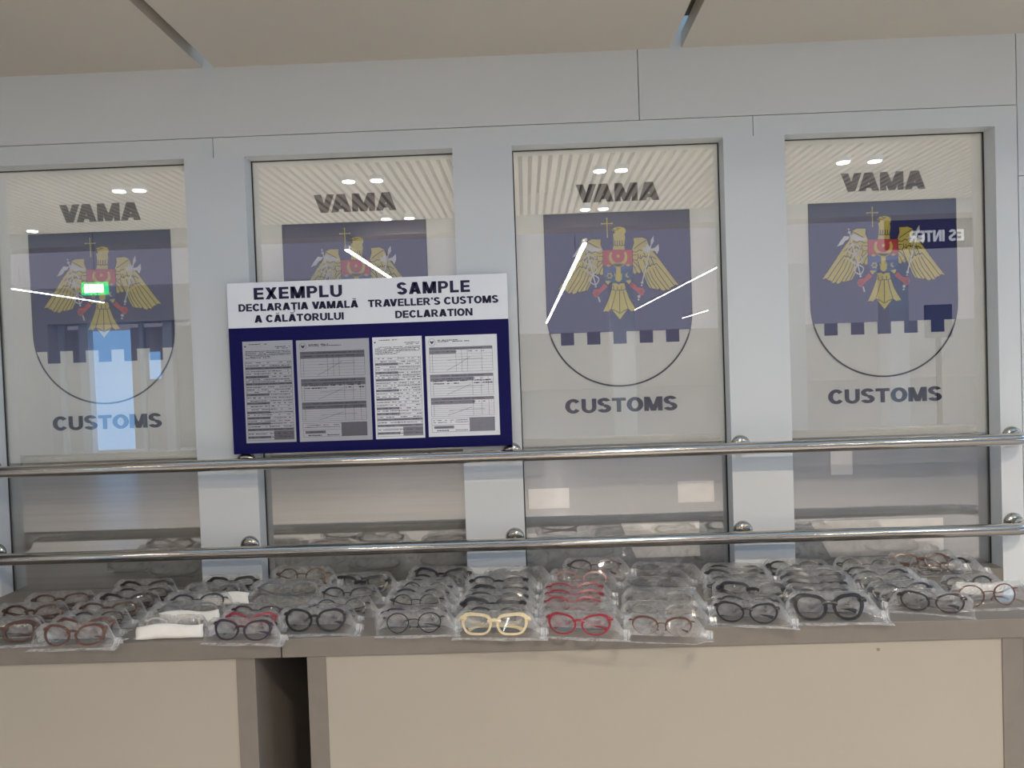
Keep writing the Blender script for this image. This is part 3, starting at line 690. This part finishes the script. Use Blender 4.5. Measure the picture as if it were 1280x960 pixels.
def fmat(c):
    if c not in MATS:
        if c in ('clear', 'clearf', 'tint'): MATS[c] = clear('frame_' + CN[c].replace(' ', '_').replace('-', '_'), (.72, .71, .69), .08, .12, haze=.22, haze_col=(.6, .59, .57), gloss_edge=.3)
        else: MATS[c] = mat('frame_' + CN[c].replace(' ', '_'), COL[c], .28, 1.0 if c == 'wire' else 0.0, vary=.35 if c in ('tort', 'brown') else .08, scale=120)
    return MATS[c]
# half width, half height, superellipse power, upsweep, rim width top / bottom, depth
SHAPE = dict(oval=(.0275, .0175, 2.5, .10, .0048, .0028, .0036), oval2=(.0280, .0190, 2.35, .13, .0048, .0036, .0040), thick=(.0262, .0162, 2.9, .10, .0074, .0044, .0050), cat=(.0275, .0172, 2.5, .20, .0060, .0026, .0040),
             half=(.0275, .0180, 2.3, .06, .0048, .0006, .0026), round=(.0250, .0210, 2.05, .0, .0026, .0022, .0022), rimless=(.0290, .0170, 2.2, .04, 0, 0, .0012), big=(.0285, .0208, 2.3, .10, .0050, .0042, .0044),
             rect=(.0275, .0172, 3.4, .05, .0060, .0046, .0046), rectbig=(.0260, .0202, 2.7, .12, .0072, .0050, .0050), wire=(.0275, .0185, 2.4, .06, .0026, .0016, .0020))
LEAN = math.radians(25)
def outline(st, side, n=36):
    a, bq, p, up, wt, wb, dp = SHAPE[st]; inner, outer = [], []
    cx = side * .0375
    for k in range(n):
        t = 2*PI*k/n; c, s = math.cos(t), math.sin(t)
        x = math.copysign(abs(c)**(2/p), c); z = math.copysign(abs(s)**(2/p), s)
        taper = 1 - .14 * max(0, -z) * (1 if side * x > -2 else 0)
        X = a * x * taper; Z = bq * z + up * X * side * (.55 + .45 * z) * .9
        w = wb + (wt - wb) * max(0, min(1, .5 + .75 * z)); w += (.0022 if st in ('thick', 'cat', 'rectbig', 'big', 'oval2', 'rect') else .0004) * max(0, side * x) * max(0, z + .3) * (1 if wt else 0)
        l = math.hypot(x / a, z / bq) or 1; nx, nz = (x / a) / l, (z / bq) / l
        inner.append((cx + X, Z)); outer.append((cx + X + nx * w, Z + nz * w))
    return inner, outer
def bow(x): return 1.9 * x * x            # gentle wrap of the front
PROTO = {}
def protos(st, co):
    key = (st, co)
    if key in PROTO: return PROTO[key]
    a, bq, p, up, wt, wb, dp = SHAPE[st]; base = bq + wb + .0012
    fr = MB(); lenses = []; temples = []
    for side in (-1, 1):
        inn, out = outline(st, side); n = len(inn)
        if wt:
            i = len(fr.v)
            for lst, yy in ((inn, 0), (out, 0), (inn, dp), (out, dp)): fr.v += [(x, yy + bow(x), z + base) for x, z in lst]
            for k in range(n):
                k2 = (k + 1) % n; A, Bq, Cc, D = i, i + n, i + 2*n, i + 3*n
                fr.f += [(A+k, A+k2, Bq+k2, Bq+k), (Cc+k, D+k, D+k2, Cc+k2), (A+k, Cc+k, Cc+k2, A+k2), (Bq+k, Bq+k2, D+k2, D+k)]
        lm = MB(); i = 0
        lm.v = [(x, dp*.4 + bow(x), z + base) for x, z in inn] + [(x, dp*.4 + .0012 + bow(x), z + base) for x, z in inn]
        lm.f = [tuple(range(n))[::-1] if side < 0 else tuple(range(n)), tuple(range(n, 2*n))] + [(k, (k+1) % n, n + (k+1) % n, n + k) for k in range(n)]
        lenses.append(lm.mesh('lens'))
        # end piece and hinge
        ez = base + bq * .55 + up * a * .9; thin = st in ('wire', 'round', 'rimless', 'half')
        eh = .0018 if thin else (.0056 if st in ('thick', 'rect', 'rectbig') else .0042)
        x0 = side * (.0375 + a * .93); x1 = side * .0745
        fr.tube([(x0, dp*.5 + bow(x0), ez), ((x0*.4 + x1*.6), dp*.5 + bow(x1), ez + .001), (x1, dp*.5 + bow(x1) + .003, ez), (x1 - side*.001, dp*.5 + bow(x1) + .010, ez - .001)], [eh*.9, eh, eh, eh*.8], 8, flat=1.0)
        if thin: fr.tube([(side*.0105, dp + .001, base - bq*.25), (side*.0088, dp + .006, base - bq*.38), (side*.0082, dp + .007, base - bq*.55)], [.0005, .0016, .0022], 6)
        # folded temple lying behind the lenses
        tr = .0011 if thin else .0021; yb = dp*.5 + bow(x1) + .010 + (.0045 if side > 0 else 0)
        tip = -side * .046
        tp = [(x1 - side*.001, yb - .001, ez - .001), (x1 - side*.006, yb + .004, ez - .002), (side*.050, yb + .0055, ez - .009), (side*.02, yb + .006, ez - .0135), (-side*.025, yb + .006, ez - .0165), (tip, yb + .006, ez - .019), (-side*.060, yb + .006, ez - .025)]
        temples.append(MB().tube(tp, [tr*1.5, tr*1.3, tr, tr, tr, tr*1.25, tr*1.5], 8, flat=1.6).mesh('temple', True))
    # bridge
    bz = base + bq * (.42 if st in ('oval', 'oval2', 'cat', 'thick', 'rect', 'rectbig', 'big') else .34)
    bx = .0375 - a * .90; br = .0010 if st in ('wire', 'round', 'rimless', 'half') else (.0030 if st in ('thick', 'rect', 'rectbig') else .0022)
    fr.tube([(-bx - .001, dp*.5, bz - .0015), (-bx*.5, dp*.5 - .0008, bz + .0012), (0, dp*.5 - .001, bz + .0018), (bx*.5, dp*.5 - .0008, bz + .0012), (bx + .001, dp*.5, bz - .0015)], br, 8, flat=1.3)
    PROTO[key] = (fr.mesh('frame'), lenses, temples, base + bq + wt)
    fm = fmat(co)
    PROTO[key][0].materials.append(fm)
    for l in lenses: l.materials.append(M['tint'] if co == 'tint' else M['lens'])
    for tm in temples: tm.materials.append(fm)
    return PROTO[key]

def bag_mesh(h, s, rnd, zip_left, front, lean, drop=0.0):
    """film draped over the leaning front: skirt, lens side, ridge, back"""
    W = .150; t, c = math.sin(lean), math.cos(lean); H = h / 1.0
    prof = [(-.026 if front else -.012, .0012), (-.013, .0022), (-.0065, .0050), (-.0055 + H*.3*t, .004 + H*.3*c), (-.0050 + H*.6*t, .003 + H*.6*c), (-.0035 + H*.9*t, .003 + H*.9*c), (H*t + .001, H*c + .0045), (H*t + .007, H*c + .003),
            (H*t + .013, H*c*.72), (H*t + .018, H*c*.42), (H*t + .022, H*c*.16)]
    if drop > .010: prof[0] = (-.012, .0012 - drop); prof[1] = (-.009, .002 - drop); prof[-1] = (prof[-1][0], .003 - drop)
    xl, xr = -W/2 - .012, W/2 + .040
    if zip_left: xl, xr = -W/2 - .040, W/2 + .012
    nx = 22; vs, fs = [], []
    ph = [rnd.uniform(0, 6.28) for _ in range(8)]
    for i in range(nx + 1):
        x = xl + (xr - xl) * i / nx
        d = max(0, abs(x) - W/2 * .97); f = max(.30, 1 - (d / .036) ** 1.1) if d > 0 else 1
        for j, (y, z) in enumerate(prof):
            wv = .0007 * math.sin(x*90 + ph[0] + j*.7) + .0005 * math.sin(x*210 + ph[1] - j*1.3) + .0006 * math.sin(j*2.1 + ph[2] + x*35)
            yy = y * (f if y > 0 else 1) + (wv * .4); zz = max(.0006 - drop, z * f + wv * (.9 if 1 < j < 9 else .2) * (1 if f > .9 else .8) + (.0012 if 1 < j < 8 else 0))
            if j == 0: yy += .003 * math.sin(x*40 + ph[3])
            vs.append((x, yy, zz))
    m = len(prof)
    for i in range(nx):
        for j in range(m - 1): a = i*m + j; fs.append((a, a + m, a + m + 1, a + 1))
    me = bpy.data.meshes.new('film'); me.from_pydata(vs, [], fs); me.update()
    me.materials.append(M['bag']); me.materials.append(M['bagback'])
    for k_, p in enumerate(me.polygons): p.material_index = 1 if (k_ % (m - 1) >= 6 or k_ % (m - 1) == 0) else 0
    for p in me.polygons: p.use_smooth = True
    zs = MB(); sgn = -1 if zip_left else 1; xz = (xl + .012) if zip_left else (xr - .012)
    d = max(0, abs(xz) - W/2 * .97); f = max(.30, 1 - (d / .036) ** 1.1)
    pts = [(y * (f if y > 0 else 1), max(.0018, z * f + .0022)) for y, z in prof[:-1]] + [(prof[-1][0] * f + .03, .0022)]
    for off, wd in ((0, .0075), (sgn * .0075, .0022)):
        i = len(zs.v)
        for y, z in pts: zs.v += [(xz + off - wd/2, y, z), (xz + off + wd/2, y, z), (xz + off + wd/2, y, z + .0008), (xz + off - wd/2, y, z + .0008)]
        for k in range(len(pts) - 1):
            a = i + 4*k
            for q in range(4): q2 = (q + 1) % 4; zs.f.append((a + q, a + q2, a + 4 + q2, a + 4 + q))
        zs.f += [(i, i+1, i+2, i+3), (i + 4*len(pts) - 1, i + 4*len(pts) - 2, i + 4*len(pts) - 3, i + 4*len(pts) - 4)]
    return me, zs.mesh('zip_strip')

ORD = ['frontmost', 'second from front', 'third from front', 'fourth from front', 'fifth from front', 'sixth from front', 'seventh from front', 'eighth from front']
cnt = {}
for r in ROWS: cnt[r[0]] = cnt.get(r[0], 0) + 1
seen = {}
rnd = random.Random(11)
for col, st, co, x, y, zb, wd, ang, lean in ROWS:
    lean = math.radians(lean)
    k = seen.get(col, 0); seen[col] = k + 1
    place = ORD[cnt[col] - 1 - k] if k else ('rearmost' if cnt[col] > 1 else 'only one')
    if k == cnt[col] - 1: place = 'frontmost'
    fr, lenses, temples, h = protos(st, co); s = wd / .150
    adj = (CN[co] + ' ' + SN[st]) if not (co == 'tint' and st == 'rimless') else 'grey-tinted rimless'
    g = thing('eyeglasses', '%s eyeglasses, %s in %s' % (adj, place, COLNAME[col]), 'eyeglasses', (x, y, .955 + zb), 'bagged eyeglasses on the counter')
    g.rotation_euler = (-lean, 0, ang); g.scale = (s, s, s)
    for nm, me in [('frame', fr), ('lens', lenses[0]), ('lens', lenses[1]), ('temple', temples[0]), ('temple', temples[1])]:
        o = bpy.data.objects.new(nm, me); C.objects.link(o); o.parent = g
    zl = col in ('L', 'M') and (k == cnt[col] - 1) and col == 'L'
    film, zp = bag_mesh(h, s, rnd, zl, k == cnt[col] - 1, lean, max(0, zb - .001) / s)
    bt = thing('zip_bag', 'zip bag of the %s pair, %s in %s' % (CN[co], place, COLNAME[col]), 'bag', (x, y, .955 + max(0, zb - .001)), 'clear zip bags on the counter')
    bt.rotation_euler = (0, 0, ang); bt.scale = (s, s, s)
    link('film', film, M['bag'], bt); link('zip_strip', zp, M['zip'], bt)

def foam(label, x, y, z, w_, h_, ang, lean=25, seed=1):
    t = thing('foam_sleeve', label, 'foam sleeve', (x, y, z), 'white foam sleeves in the bags'); rr = random.Random(seed); ph = [rr.uniform(0, 6) for _ in range(4)]
    t.rotation_euler = (-math.radians(lean), 0, ang)
    nx, nz = 16, 8; vs, fs = [], []
    for sd in (0, 1):
        for i in range(nx + 1):
            for j in range(nz + 1):
                u, v = i/nx, j/nz; e = min(1, 5*min(u, 1-u)) * min(1, 4*min(v, 1-v)); th = .005 * math.sqrt(max(0, e)) + .0006
                X = (u - .5) * w_ + .002*math.sin(v*5 + ph[0]); Zz = v * h_ + .0035*math.sin(u*7 + ph[1]) * (1 if v > .5 else .4)
                vs.append((X, (-th if sd == 0 else th*.5) + .0012*math.sin(u*14 + ph[2] + v*3), max(0.0, Zz)))
    m = (nx + 1) * (nz + 1)
    for i in range(nx):
        for j in range(nz):
            a = i*(nz+1) + j; fs.append((a, a + nz + 1, a + nz + 2, a + 1)); fs.append((m + a, m + a + 1, m + a + nz + 2, m + a + nz + 1))
    edge = [i*(nz+1) for i in range(nx)] + [nx*(nz+1) + j for j in range(nz)] + [i*(nz+1) + nz for i in range(nx, 0, -1)] + [j for j in range(nz, 0, -1)]
    for k in range(len(edge)): a, b_ = edge[k], edge[(k+1) % len(edge)]; fs.append((a, m + a, m + b_, b_))
    me = bpy.data.meshes.new('sleeve'); me.from_pydata(vs, [], fs); me.update()
    for p in me.polygons: p.use_smooth = True
    link('sleeve', me, M['foam'], t)
foam('white foam sleeve in the frontmost bag of the third column from the left', -.905, -.404, .957, .165, .034, .04, 25, 1)
foam('white foam sleeve in the second bag from the front of the third column', -.905, -.300, .957, .155, .034, .07, 30, 2)
foam('rearmost white foam sleeve, in the third column from the left', -.875, -.150, .957, .140, .034, .07, 30, 3)
foam('white foam sleeve in the rightmost column, behind its frontmost pair', 1.185, -.258, .957, .150, .036, .05, 30, 4)
